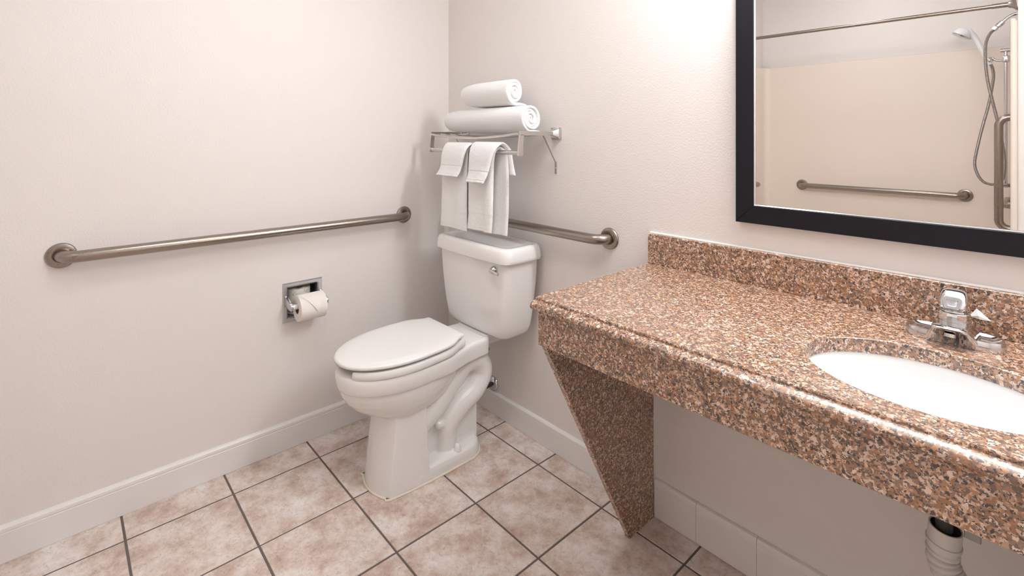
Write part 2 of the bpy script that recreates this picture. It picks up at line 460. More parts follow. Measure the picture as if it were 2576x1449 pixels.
# rim outline
def egg(front, wide_y, hw, back_pts, n=28):
    """right half from front tip to back, mirrored to closed loop (dx, y)"""
    R = []
    b_ = wide_y - front
    for k in range(n + 1):
        a = -PI / 2 + PI / 2 * k / n
        R.append((hw * math.cos(a) ** 0.94 if k else 0.0, wide_y + b_ * math.sin(a)))
    R += back_pts
    L = [(-x, y) for x, y in reversed(R) if abs(x) > 1e-6]
    return R + L
def rim_ring(z, front, hw, s, back=-.188):
    bp = catmull([(hw, -.535, 0), (hw * .985, -.47, 0), (.150 * s, -.41, 0), (.132 * s, -.35, 0), (.119 * s, -.30, 0), (.112 * s, -.25, 0), (.107 * s, back - .010, 0), (.099 * s, back, 0)], 4)[1:]
    return [(XC + x, y, z) for x, y in egg(front, -.535, hw, [(p.x, p.y) for p in bp])]
bm = bmesh.new()
loft(bm, [rim_ring(.3905, -.735, .135, .88), rim_ring(.3905, -.765, .151, .975), rim_ring(.3915, -.7715, .1565, .995), rim_ring(.3945, -.7745, .159, 1.0), rim_ring(.405, -.7775, .162, 1.01), rim_ring(.430, -.7812, .166, 1.03), rim_ring(.445, -.7805, .1657, 1.03),
          rim_ring(.4515, -.777, .163, 1.015), rim_ring(.4555, -.770, .157, .98), rim_ring(.457, -.758, .148, .90), rim_ring(.457, -.70, .10, .60)])
obj('rim', bm, M['porcelain'], toilet, ang=60)
# raised pad under the tank
bm = bmesh.new(); loft(bm, [rrect(XC - .100 + i, XC + .100 - i, -.205, -.075, z, .02 - i, 5) for z, i in ((.45, 0), (.4585, 0), (.461, .002))])
obj('tank_pad', bm, M['porcelain'], toilet)
# bowl, pedestal, deck, trapway : one fused ceramic body
body = bmesh.new()
def bowl_ring(z, front, hw, back, wy):
    R = []
    for k in range(48):
        a = 2 * PI * k / 48
        c, s_ = math.cos(a), math.sin(a)
        y = wy + (s_ * (wy - front) if s_ < 0 else s_ * (back - wy))
        R.append((XC + hw * c, y, z))
    return R
loft(body, [bowl_ring(.42, -.7685, .1545, -.28, -.52), bowl_ring(.390, -.7685, .1545, -.28, -.52), bowl_ring(.365, -.7625, .1515, -.29, -.52), bowl_ring(.340, -.748, .1455, -.31, -.52), bowl_ring(.315, -.726, .136, -.33, -.52),
            bowl_ring(.292, -.695, .122, -.35, -.53), bowl_ring(.272, -.658, .104, -.38, -.53), bowl_ring(.255, -.622, .085, -.41, -.53), bowl_ring(.235, -.59, .07, -.43, -.53)])
def ped_ring(z, fx, fy, bow, rx, ry):
    pts = [(XC + rx, ry), (XC + fx, fy)]
    for k in range(1, 12):
        u = 1 - 2 * k / 12; pts.append((XC + fx * u, fy - bow * (1 - u * u)))
    pts += [(XC - fx, fy), (XC - rx, ry)]
    return [(x, y, z) for x, y in pts]
loft(body, [ped_ring(0.0015, .101, -.634, .030, .1135, -.478), ped_ring(.10, .099, -.624, .030, .1125, -.481), ped_ring(.20, .096, -.612, .028, .111, -.486), ped_ring(.30, .092, -.600, .026, .108, -.490)])
# rear deck
def deck_ring(z, hw, yb, r):
    out = []
    for (px_, py_, a0) in ((hw - r, yb - r, 0), (-hw + r, yb - r, 90)):
        for k in range(9):
            a = math.radians(a0 + 90 * k / 8); out.append((XC + px_ + r * math.cos(a), py_ + r * math.sin(a), z))
    out += [(XC - hw, -.52, z), (XC + hw, -.52, z)]
    return out
loft(body, [deck_ring(.0015, .113, -.205, .085), deck_ring(.030, .112, -.206, .085), deck_ring(.045, .108, -.210, .082), deck_ring(.052, .098, -.22, .075)])
# central web and neck
box(body, (XC - .045, -.52, .02), (XC + .045, -.205, .36))
box(body, (XC - .07, -.30, .33), (XC + .07, -.15, .43), .02)
box(body, (XC - .075, -.24, .405), (XC + .075, -.07, .4495), .012)
for s_ in (1, -1):
    tx = XC + s_ * .043; nr = 67
    tp = catmull([(tx, -.56, .17), (tx, -.48, .195), (tx, -.405, .245), (tx, -.335, .315), (tx, -.270, .362), (tx, -.205, .352), (tx, -.185, .295), (tx, -.225, .238), (tx, -.300, .198), (tx, -.350, .150), (tx, -.362, .10), (tx, -.362, .02)], 6)
    tube(body, tp, [.050 if i < 50 else .050 - .007 * min(1, (i - 50) / 10) for i in range(len(tp))], 20)
for s_ in (1, -1): lathe(body, [(.021, 0), (.018, .022), (.012, .034), (.004, .037)], (XC + s_ * .055, -.385, .158), (s_ * .2, -1, .15), 18)
me = bpy.data.meshes.new('bowl'); bmesh.ops.recalc_face_normals(body, faces=body.faces); body.to_mesh(me); body.free()
bowl = bpy.data.objects.new('bowl', me); COL.objects.link(bowl)
md = bowl.modifiers.new('r', 'REMESH'); md.mode = 'VOXEL'; md.voxel_size = .0036
md = bowl.modifiers.new('s', 'SMOOTH'); md.factor = .5; md.iterations = 4
bake(bowl); bowl.data.materials.clear(); bowl.data.materials.append(M['porcelain'])
bowl.parent = toilet; bowl.matrix_parent_inverse = Matrix.Translation(-Vector(toilet.location))
# bolt caps
for s_ in (1, -1):
    bm = bmesh.new(); lathe(bm, [(.017, 0), (.0165, .006), (.013, .016), (.0095, .024), (.005, .0275), (.001, .0285)], (XC + s_ * .090, -.338, .0485), (0, 0, 1), 24)
    obj('bolt_cap', bm, M['seat'], bowl)
# black tank bolt washer under the neck
for s_ in (1, -1):
    bm = bmesh.new(); lathe(bm, [(.016, -.004), (.016, .004), (.012, .008), (.004, .009)], (XC + s_ * .078, -.186, .3995), (s_, -.8, -.2), 24)
    obj('tank_bolt', bm, M['black'], bowl)
# seat (open front) and lid
def seat_outline(front, hw, backy, backhw):
    bp = catmull([(hw, -.54, 0), (hw * .985, -.47, 0), (hw * .93, -.405, 0), (backhw * 1.04, -.355, 0), (backhw, backy - .007, 0), (backhw - .005, backy, 0)], 5)[1:]
    return egg(front, -.54, hw, [(p.x, p.y) for p in bp])
oz = lambda y: (y + .33) * .030            # the lid tips down a little to the front
so = seat_outline(-.778, .1715, -.325, .130)
bm = bmesh.new()
half = [(x, y) for x, y in so if x >= -1e-6]
# cut the open front
for sgn in (1, -1):
    outer = [(x, y) for x, y in half if x > .062]
    rings = []
    for x, y in outer:
        cx, cy = x * .52, -.50 + (y + .50) * .62
        if y > -.36: cx, cy = x * .55, -.40
        dx, dy = cx - x, cy - y; L = math.hypot(dx, dy); k = min(.062, L * .95) / L
        ix, iy = x + dx * k, y + dy * k
        q = lambda t_, z: (XC + sgn * (x + (ix - x) * t_), y + (iy - y) * t_, z + oz(y))
        rings.append([q(.03, .4645), q(0, .468), q(-.01, .484), q(.05, .4900), q(.5, .4925), q(.95, .486), q(1, .478), q(.95, .4655)])
    loft(bm, rings)
seat_o = obj('seat', bm, M['seat'], toilet, ang=50)
lo = seat_outline(-.783, .1715, -.328, .125)
bm = bmesh.new()
def lid_ring(s, z, dy=0): return [(XC + x * s, -.54 + (y + .54) * s, z + oz(-.54 + (y + .54) * s)) for x, y in lo]
loft(bm, [lid_ring(.80, .4985), lid_ring(.97, .4985), lid_ring(.992, .4995), lid_ring(1.0, .503), lid_ring(1.0, .507), lid_ring(.99, .5105), lid_ring(.965, .5125), lid_ring(.86, .5165), lid_ring(.82, .5172), lid_ring(.4, .5172)])
obj('seat_lid', bm, M['seat'], toilet, ang=40)
for s_ in (1, -1):
    bm = bmesh.new(); box(bm, (XC + s_ * .075 - .018, -.342, .4565), (XC + s_ * .075 + .018, -.316, .494), .006, 3); obj('hinge', bm, M['seat'], seat_o)
    for yy, xx in ((-.70, .098), (-.45, .150)):
        bm = bmesh.new(); box(bm, (XC + s_ * xx - .008, yy - .01, .4565), (XC + s_ * xx + .008, yy + .01, .4665 + oz(yy)), .002); obj('bumper', bm, M['clear'], seat_o)
# caulk bead round the foot
loop = []
for x, y, z in ped_ring(0, .101, -.634, .030, .1135, -.478)[1:-1]: loop.append((x, y))
loop = [(XC + .1135, -.478)] + loop + [(XC - .1135, -.478)]
loop += [(x, y) for x, y, z in reversed(deck_ring(0, .113, -.205, .085)[:-2])]
cxy = Vector((XC, -.43))
pts = []
for x, y in loop:
    d = (Vector((x, y)) - cxy).normalized(); pts.append((x + d.x * .002, y + d.y * .002, .0028))
bm = bmesh.new(); tube(bm, catmull(pts, 2, True), .0042, 8, closed=True, up=(0, 0, 1)); obj('caulk_bead', bm, M['stain'], toilet)

# supply stub behind the toilet
sp = thing('supply_valve', 'chrome wall plate with dark water pipe low behind the toilet', 'pipe', (.362, 0, .127))
bm = bmesh.new(); lathe(bm, [(.033, .0005), (.033, .004), (.029, .010), (.020, .014), (.012, .016)], (.362, 0, .134), (0, -1, 0), 32); obj('wall_plate', bm, M['chrome'], sp)
bm = bmesh.new(); tube(bm, [(.362, -.012, .134), (.362, -.05, .132), (.36, -.10, .128)], .010, 14); obj('pipe_stub', bm, M['hose'], sp)

# ------------------------------------------------------------------ paper holder, roll, spare
HC = ((HY0 + HY1) / 2, (HZ0 + HZ1) / 2)
ph = thing('paper_holder', 'worn chrome recessed toilet paper holder in the left wall', 'paper holder', (0, HC[0], HC[1]))
bm = bmesh.new()
def fr_ring(y0, y1, z0, z1, x): return [(x, y0, z0), (x, y1, z0), (x, y1, z1), (x, y0, z1)]
oy0, oy1, oz0, oz1 = -.8205, -.6595, .5145, .6755
loft(bm, [fr_ring(oy0, oy1, oz0, oz1, .0004), fr_ring(oy0, oy1, oz0, oz1, .002), fr_ring(oy0 + .004, oy1 - .004, oz0 + .004, oz1 - .004, .0065), fr_ring(HY0 - .004, HY1 + .004, HZ0 - .004, HZ1 + .004, .0055),
          fr_ring(HY0 + .001, HY1 - .001, HZ0 + .001, HZ1 - .001, .002), fr_ring(HY0 + .001, HY1 - .001, HZ0 + .001, HZ1 - .001, -.004)], False, False)
obj('face_frame', bm, M['chromepaint'], ph, ang=20)
bm = bmesh.new()
loft(bm, [fr_ring(HY0 + .0012, HY1 - .0012, HZ0 + .0012, HZ1 - .0012, .001), fr_ring(HY0 + .002, HY1 - .002, HZ0 + .002, HZ1 - .002, -.105)], False, True)
obj('recess_box', bm, M['chromepaint'], ph, ang=20)
for s_, ay in ((-1, -.8075), (1, -.6665)):
    bm = bmesh.new()
    pr_ = [(.004, .624), (.012, .622), (.052, .608), (.074, .606), (.080, .598), (.079, .584), (.070, .578), (.050, .578), (.014, .586), (.004, .588)]
    loft(bm, [[(x, ay - .0045, z) for x, z in pr_], [(x, ay + .0045, z) for x, z in pr_]])
    bmesh.ops.bevel(bm, geom=list(bm.edges), offset=.0012, segments=1, affect='EDGES')
    obj('arm', bm, M['chromepaint'], ph)
RX_, RZ_ = .068, .5925
bm = bmesh.new(); tube(bm, [(RX_, -.8025, RZ_), (RX_, -.6715, RZ_)], .0105, 20); obj('roller', bm, M['white_plastic'], ph)
tpp = thing('toilet_paper', 'white paper roll with folded tip on the recessed holder', 'toilet paper', (RX_, -.733, RZ_))
RR, ry0, ry1 = .0515, -.786, -.681
RCZ = RZ_ - .0085
bm = bmesh.new()
prof = [(.0205, ry0), (RR - .0015, ry0), (RR, ry0 + .0015), (RR, ry1 - .0015), (RR - .0015, ry1), (.0205, ry1)]
n = 48
rings = [[(RX_ + r * math.cos(2 * PI * k / n), y, RCZ + r * math.sin(2 * PI * k / n)) for k in range(n)] for r, y in prof]
rings.append(rings[0]); loft(bm, rings, False, False); obj('roll', bm, M['paper'], tpp)
bm = bmesh.new()
rings = [[(RX_ + r * math.cos(2 * PI * k / n), y, RCZ + r * math.sin(2 * PI * k / n)) for k in range(n)] for r, y in ((.0203, ry0 + .0003), (.0203, ry1 - .0003), (.0193, ry1 - .0003), (.0193, ry0 + .0003))]
rings.append(rings[0]); loft(bm, rings, False, False); obj('core', bm, M['card'], tpp)
bm = bmesh.new(); rows = []
apex = (ry0 + ry1) / 2 + .012
for k in range(15):
    u = k / 14; ang = math.radians(112 - 122 * u)
    s_ = 1.0 if u < .28 else 1 - (u - .28) / .72
    lift = .0012 + .0045 * max(0, u - .45) ** 1.3 * 2
    a_, b_ = apex + (ry0 + .002 - apex) * s_, apex + (ry1 - .002 - apex) * s_
    rows.append([(RX_ + (RR + lift) * math.cos(ang), a_ + (b_ - a_) * q / 6, RCZ + (RR + lift) * math.sin(ang)) for q in range(7)])
R1 = loft(bm, rows, False, False, closed=False)
g = bmesh.ops.solidify(bm, geom=list(bm.faces), thickness=.0008)
obj('folded_tip', bm, M['paper'], tpp)
sr = bmesh.new()
lathe(sr, [(.040, 0), (.046, .0015), (.0475, .005), (.0475, .099), (.046, .1040), (.040, .106), (.018, .1045), (.012, .102)], (0, 0, 0), (0, 0, 1), 40)
for v in sr.verts:
    a = math.atan2(v.co.y, v.co.x); v.co.z += .002 * math.sin(5 * a) * (v.co.z > .095); v.co.x *= 1 + .02 * math.sin(7 * a)
spare = obj('spare_roll', sr, M['wrap'])
spare.location = (-.0480, -.742, HZ0 + .0022)
tag(spare, 'paper-wrapped spare toilet roll standing inside the recessed holder', 'toilet paper')

# ------------------------------------------------------------------ towel shelf
rack = thing('towel_shelf', 'chrome wire towel shelf with hanging bar above the toilet', 'towel shelf', (.455, 0, 1.29))
RL, RR_, RY = .152, .7605, -.203
for ex in (RL, RR_):
    # wall plate: square cone
    bm = bmesh.new()
    rg = lambda h, y: rrect(ex - h, ex + h, 1.290 - h * .92, 1.290 + h * .92, 0, h * .28, 4)
    loft(bm, [[(p[0], y, p[1]) for p in rg(h, y)] for h, y in ((.0265, -.0004), (.0275, -.005), (.0265, -.009), (.0235, -.011), (.021, -.012), (.013, -.027), (.010, -.034))])
    obj('wall_plate', bm, M['chrome'], rack, ang=30)
    bm = bmesh.new(); box(bm, (ex - .004, RY - .004, 1.2815), (ex + .004, -.03, 1.2985), .0012, 1); obj('arm', bm, M['rack'], rack)
    bm = bmesh.new()
    loft(bm, [[(ex - .004, RY - w0, z), (ex + .004, RY - w0, z), (ex + .004, RY + w1, z), (ex - .004, RY + w1, z)] for z, w0, w1 in ((1.2045, .010, .010), (1.208, .012, .012), (1.240, .010, .011), (1.284, .004, .016))])
    obj('drop_bracket', bm, M['rack'], rack, ang=30)
    # brace
    bx_ = ex - .004 if ex > .5 else ex + .004
    bm = bmesh.new()
    P0, P1 = Vector((bx_, -.075, 1.281)), Vector((bx_, -.004, 1.172))
    loft(bm, [[p + Vector((dx, 0, dz)) for dx, dz in ((-.0035, -.001), (.0035, -.001), (.0035, .001), (-.0035, .001))] for p in (P0, P1)])
    box(bm, (bx_ - .0045, -.004, 1.126), (bx_ + .0045, -.0006, 1.176), .0006, 1)
    brace = obj('brace', bm, M['rack'], rack, ang=30)
    bm = bmesh.new(); lathe(bm, [(.0045, 0), (.004, .002), (.001, .003)], (bx_, -.004, 1.150), (0, -1, 0), 14); obj('screw', bm, M['chrome'], brace)
bm = bmesh.new(); tube(bm, [(RL + .003, RY, 1.216), (RR_ - .003, RY, 1.216)], .0088, 20); obj('hanging_bar', bm, M['rack'], rack)
for i, (ry_, sg) in enumerate(((-.2045, .019), (-.150, .017), (-.105, .016), (-.055, .014))):
    bm = bmesh.new(); L = RR_ - RL
    pth = [(RL + .002 + (L - .004) * k / 20, ry_, 1.2875 - sg * (1 - (2 * (k / 20) - .92) ** 2 / 1.0) * (1 if 0 < k < 20 else 0) * .9) for k in range(21)]
    tube(bm, pth, .0042 if i else .005, 10); obj('rail', bm, M['rack'], rack)

# ------------------------------------------------------------------ towels
def rolled(label, x0, x1, yc, zc, R, turns, tail, seed, ell=1.0):
    rnd = random.Random(seed)
    n_t = int(turns * 36); rows_o, rows_i = [], []
    xsl = [0, .006, .02, .06] + [.12 + .76 * k / 14 for k in range(15)] + [.94, .965, .98, .988, .994, .998, 1.0]
    pitch = (R - .006) / turns
    th = pitch * .99
    ph1, ph2 = rnd.random() * 6, rnd.random() * 6
    bm = bmesh.new(); allr = []
    for u in xsl:
        x = x0 + (x1 - x0) * u
        d = min(u, 1) * (x1 - x0)
        sc = 1.0
        if d < .09: sc = .80 + .20 * math.sin(PI / 2 * d / .09) ** .8
        e = (1 - u) * (x1 - x0)
        edge = 0.0 if e > .009 else pitch * .30 * (1 - math.sqrt(max(0, 1 - (1 - e / .009) ** 2)))
        row = []
        for i in range(n_t + 1):
            t_ = i / n_t
            a = -PI / 2 - (1 - t_) * turns * 2 * PI
            r_o = (.006 + pitch * turns * t_) * sc
            r_o *= 1 + .03 * math.sin(2 * a + ph1 + 2 * u) * (1 + 3.5 * (1 - t_)) + .012 * math.sin(3 * a + ph2 + t_ * 9)
            r_i = max(r_o - th * sc, .001)
            lay = (math.sin(t_ * turns * 2 * PI * .5 + ph2)) * .004 * max(0, (u - .9) / .1)
            c, s_ = math.cos(a), math.sin(a)
            row.append(((x + lay, yc + (r_o - edge) * c, zc + (r_o - edge) * s_ * ell), (x + lay, yc + (r_i + edge) * c, zc + (r_i + edge) * s_ * ell)))
        if tail:
            zb = row[-1][0][2]; zi = row[-1][1][2]; y_e = row[-1][0][1]
            for k in range(1, 7):
                q = k / 6
                row.append(((x + .002 * q, y_e + tail * q, zb - .002 * q + edge * .3), (x + .002 * q, y_e + tail * q, zb + (zi - zb) * (1 - .45 * q ** 3) - edge * .3)))
        allr.append(row)
    V = [[(bm.verts.new(o), bm.verts.new(i)) for o, i in row] for row in allr]
    m = len(V[0])
    for A, B in zip(V, V[1:]):
        for i in range(m - 1):
            for s_ in (0, 1): bm.faces.new((A[i][s_], A[i + 1][s_], B[i + 1][s_], B[i][s_]))
        for i in (0, m - 1): bm.faces.new((A[i][0], A[i][1], B[i][1], B[i][0]))
    for A in (V[0], V[-1]):
        for i in range(m - 1): bm.faces.new((A[i][0], A[i][1], A[i + 1][1], A[i + 1][0]))
    o = obj('rolled_towel', bm, M['towel'], ang=60)
    o['label'] = label; o['category'] = 'towel'; o['group'] = 'rolled towels on the shelf'
    return o
rolled('larger rolled white towel lying directly on the wire shelf', .187, .728, -.112, 1.3500, .0565, 4.2, .050, 3, 1.0)
rolled('smaller rolled white towel resting on top of the other roll', .316, .634, -.112, 1.4620, .0560, 3.4, .060, 11, 1.0)

def draped(name, label, keys, th, seed, band=None, group='towels hanging on the shelf bar', wav=.004):
    """keys: (y, z, x_left, x_right) along the cloth from the front hem over the bar to the back hem"""
    rnd = random.Random(seed)
    P = catmull([Vector((k[0], k[1], 0)) for k in keys], 16)
    XL = catmull([Vector((k[2], k[3], 0)) for k in keys], 16)
    f1, f2 = rnd.random() * 6, rnd.random() * 6
    rings = []; m = len(P)
    for i in range(m):
        t_ = (P[min(i + 1, m - 1)] - P[max(i - 1, 0)]).normalized(); nn = Vector((-t_.y, t_.x, 0))
        xl, xr = XL[i].x, XL[i].y
        front = 1 - i / m
        z = P[i].y
        tt = th * (1.0 if 0 < i < m - 1 else .7)
        if band:
            dz = z - keys[0][1]
            if i < m / 2:
                for g0, g1, gs in band:
                    if g0 < dz < g1: tt *= gs; xl += (1 - gs) * .004; xr -= (1 - gs) * .004
        ring = []; K = 18
        for side in (1, -1):
            for k in range(K + 1):
                q = k / K if side == 1 else 1 - k / K
                x = xl + (xr - xl) * q
                edge = min(q, 1 - q) * (xr - xl)
                rd = math.sqrt(max(0, 1 - (1 - min(1, edge / (tt * .5 + 1e-6))) ** 2))
                hang = min(1, max(0, (1.21 - z) / .12))
                wv = wav * hang * (math.sin(q * 7 + f1 + z * 5) + .6 * math.sin(q * 15 + f2))
                off = nn * (wv + side * tt * .5 * max(rd, .12))
                ring.append((x, P[i].x + off.x, P[i].y + off.y))
        rings.append(ring)
    bm = bmesh.new(); loft(bm, rings)
    o = obj(name, bm, M['towel'], ang=70)
    o['label'] = label; o['category'] = 'towel'; o['group'] = group
    return o
# long hand towels on the bar, folded washcloths over them
BZ = 1.216
draped('hand_towel', 'long white hand towel hanging at the left of the shelf bar',
       [(-.222, .880, 0.2560, 0.4560), (-.221, .95, 0.2600, 0.4520), (-.220, 1.08, 0.2640, 0.4500), (-.2185, 1.17, 0.2640, 0.4520), (-.2165, 1.212, 0.2640, 0.4540), (-.210, 1.226, 0.2640, 0.4540), (-.2035, 1.2315, 0.2640, 0.4540), (-.196, 1.226, 0.2640, 0.4540), (-.190, 1.212, 0.2640, 0.4540), (-.188, 1.15, 0.2640, 0.4540), (-.186, 1.00, 0.2620, 0.4520), (-.186, .886, 0.2600, 0.4520)],
       .0125, 5, ((.0, .062, .9), (.062, .068, .74), (.008, .0105, .78)), wav=.0026)
draped('hand_towel', 'long white hand towel hanging at the right of the shelf bar',
       [(-.223, .893, 0.4610, 0.6150), (-.222, .95, 0.4680, 0.6210), (-.221, 1.08, 0.4680, 0.6230), (-.219, 1.17, 0.4670, 0.6240), (-.217, 1.212, 0.4620, 0.6320), (-.210, 1.227, 0.4620, 0.6420), (-.2035, 1.2325, 0.4620, 0.6520), (-.196, 1.227, 0.4670, 0.6600), (-.189, 1.212, 0.4700, 0.6670), (-.187, 1.15, 0.4760, 0.6760), (-.184, 1.00, 0.4780, 0.6720), (-.183, .884, 0.4780, 0.6620)],
       .0125, 9, ((.0, .062, .9), (.062, .068, .74), (.008, .0105, .78)), wav=.0034)
draped('washcloth', 'short white washcloth folded over the left hand towel',
       [(-.2600, 1.107, 0.2730, 0.4340), (-.2500, 1.130, 0.2840, 0.4450), (-.243, 1.158, 0.2890, 0.4500), (-.2385, 1.195, 0.2890, 0.4560), (-.230, 1.224, 0.2880, 0.4620), (-.217, 1.241, 0.2880, 0.4680), (-.2035, 1.2455, 0.2880, 0.4720), (-.190, 1.240, 0.2880, 0.4720), (-.178, 1.222, 0.2880, 0.4700), (-.174, 1.19, 0.2880, 0.4680), (-.172, 1.12, 0.2880, 0.4680)],
       .0135, 21, ((.0, .043, .88), (.043, .047, .70), (.007, .0095, .76)), wav=.0018)
draped('washcloth', 'short white washcloth folded over the right hand towel',
       [(-.2600, 1.092, 0.4920, 0.6070), (-.2500, 1.120, 0.4940, 0.6170), (-.243, 1.150, 0.4900, 0.6240), (-.2385, 1.195, 0.4880, 0.6360), (-.230, 1.226, 0.4840, 0.6480), (-.217, 1.244, 0.4820, 0.6580), (-.2035, 1.2495, 0.4820, 0.6640), (-.190, 1.243, 0.4870, 0.6700), (-.177, 1.223, 0.5020, 0.6800), (-.172, 1.19, 0.5120, 0.6820), (-.168, 1.125, 0.5320, 0.6960)],
       .0135, 33, ((.0, .043, .88), (.043, .047, .70), (.007, .0095, .76)), wav=.0018)

# ------------------------------------------------------------------ vanity
VX0, VX1, VF, VT, TH = 1.197, RX - .004, -.553, .852, .030
SCX, SCY, SA, SB = 1.986, -.348, .196, .1515
van = thing('vanity_counter', 'speckled brown granite counter with backsplash and slanted support leg', 'counter', (1.5, 0, .852))
bm = bmesh.new()
n = 96
# top plate with elliptical hole: square ring bridged to ellipse
def rect_pt(a, x0, x1, y0, y1):
    cx, cy = SCX, SCY
    dx, dy = math.cos(a), math.sin(a)
    ts = []
    if dx > 1e-9: ts.append((x1 - cx) / dx)
    if dx < -1e-9: ts.append((x0 - cx) / dx)
    if dy > 1e-9: ts.append((y1 - cy) / dy)
    if dy < -1e-9: ts.append((y0 - cy) / dy)
    t_ = min(ts); return (cx + dx * t_, cy + dy * t_)
Y1 = -.0015
angs = [2 * PI * k / n for k in range(n)] + [math.atan2(y - SCY, x - SCX) % (2 * PI) for x in (VX0, VX1) for y in (VF, Y1)]
angs = sorted(set(round(a, 6) for a in angs))
outer = [rect_pt(a, VX0, VX1, VF, Y1) for a in angs]
inner = []
for a in angs:
    dx, dy = math.cos(a), math.sin(a); r = 1 / math.sqrt((dx / SA) ** 2 + (dy / SB) ** 2); inner.append((SCX + dx * r, SCY + dy * r, a))
ring = lambda pts, z: [(p[0], p[1], z) for p in pts]
ins = lambda s_: [(SCX + (x - SCX) * s_, SCY + (y - SCY) * s_) for x, y, a in inner]
loft(bm, [ring(outer, VT - TH), ring(outer, VT), ring(ins(1.012), VT), ring(ins(1.003), VT - .0012), ring(ins(1.0), VT - .004), ring(ins(1.0), VT - TH), ring(outer, VT - TH)], False, False)
obj('countertop', bm, M['granite'], van, ang=30)
# moulded front edge: small step then a bullnose
bm = bmesh.new()
prof = [(0.004, -.0310), (0.004, -.0004), (-.0015, -.0006), (-.0026, -.0020), (-.0030, -.0060), (-.0045, -.0068), (-.0070, -.0068), (-.0125, -.0088), (-.0180, -.0113), (-.0212, -.0140), (-.0228, -.0178), (-.0226, -.0220), (-.0206, -.0258), (-.0172, -.0288), (-.0125, -.0306), (-.0080, -.0310)]
loft(bm, [[(x, VF + .0002 + dy, VT + dz) for dy, dz in prof] for x in (VX0, VX1)]); obj('edge_moulding', bm, M['granite'], van, ang=28)
bm = bmesh.new()
box(bm, (VX0, -.0215, VT + .0002), (VX1, -.0015, .9515), .001, 1); obj('backsplash', bm, M['granite'], van, ang=30)
bm = bmesh.new(); tube(bm, [(VX0 - .001, -.0045, .9525), (VX1, -.0045, .9525)], .0040, 8); tube(bm, [(VX0 + .0005, -.003, .9525), (VX0 - .0002, -.003, .86)], .0018, 8); obj('caulk_bead', bm, M['caulk'], van)
bm = bmesh.new(); box(bm, (VX0 + .006, VF + .002, .725), (VX1, VF + .022, VT - TH + .0015), .0008, 1); obj('apron', bm, M['granite'], van, ang=30)
bm = bmesh.new()
side = [(-.0155, .001), (-.152, .001), (-.155, .010), (VF + .0225, .712), (VF + .0225, VT - TH), (-.0155, VT - TH)]
loft(bm, [[(x, y, z) for y, z in side] for x in (VX0 + .000, VX0 + .0185)])
obj('support_leg', bm, M['granite'], van, smooth=False)

sink = thing('sink_basin', 'white oval undermount sink basin set in the granite counter', 'sink', (SCX, SCY, .70))
bm = bmesh.new(); rings = []
for s_, z in ((1.10, .8213), (1.015, .8213), (1.008, .818), (1.0, .812), (.985, .795), (.95, .765), (.88, .735), (.75, .708), (.55, .692), (.30, .686), (.11, .684)):
    rings.append([(SCX + (x - SCX) * s_, SCY + (y - SCY) * s_ + (1 - s_) * .02, z) for x, y, a in inner])
loft(bm, rings, False, True)
bmesh.ops.recalc_face_normals(bm, faces=bm.faces)
o = obj('basin', bm, M['basin'], sink, ang=60)
md = o.modifiers.new('t', 'SOLIDIFY'); md.thickness = .008; md.offset = -1; bake(o)
bm = bmesh.new(); lathe(bm, [(.021, .0), (.021, .003), (.017, .004), (.014, .0025), (.004, .0025)], (SCX, SCY + .018, .6845), (0, 0, 1), 28); obj('drain', bm, M['chrome'], sink)

# faucet
FX, FYc = 1.989, -.104
fau = thing('faucet', 'chrome single-handle faucet standing on the counter behind the sink', 'faucet', (FX, FYc, VT))
def stad(hx, hy, z, n=12, dy=0):
    out = []
    for k in range(n + 1):
        a = -PI / 2 + PI * k / n; out.append((FX + hx - hy + hy * math.cos(a), FYc + dy + hy * math.sin(a), z))
    for k in range(n + 1):
        a = PI / 2 + PI * k / n; out.append((FX - hx + hy + hy * math.cos(a), FYc + dy + hy * math.sin(a), z))
    return out
bm = bmesh.new()
loft(bm, [stad(.0805, .0325, VT + .0003), stad(.0808, .0328, VT + .005), stad(.0802, .032, VT + .015), stad(.078, .030, VT + .0195), stad(.074, .0262, VT + .0205), stad(.069, .021, VT + .0165), stad(.060, .013, VT + .0135)])
obj('base', bm, M['chrome'], fau, ang=50)
bm = bmesh.new()
def fr(hx, yf, yb, z, r): return rrect(FX - hx, FX + hx, yf, yb, z, r, 5)
loft(bm, [fr(.045, -.139, -.068, VT + .002, .012), fr(.0425, -.141, -.069, VT + .012, .012), fr(.038, -.148, -.070, VT + .022, .012), fr(.032, -.160, -.071, VT + .032, .012), fr(.0295, -.170, -.072, VT + .0385, .012), fr(.0285, -.172, -.072, VT + .0415, .012), fr(.0265, -.169, -.073, VT + .0432, .011), fr(.02, -.15, -.08, VT + .0436, .01)])
spout = obj('spout', bm, M['chrome'], fau, ang=40)
bm = bmesh.new(); lathe(bm, [(.0095, 0), (.0095, -.007), (.0075, -.007)], (FX, -.153, VT + .0275), (0, .25, 1), 20); obj('aerator', bm, M['chrome'], spout)
bm = bmesh.new(); lathe(bm, [(.0262, 0), (.0268, .001), (.0268, .0165), (.0258, .018), (.0215, .0186), (.0205, .022)], (FX, -.1005, VT + .0432), (0, 0, 1), 20); obj('collar', bm, M['chrome'], fau, ang=15)
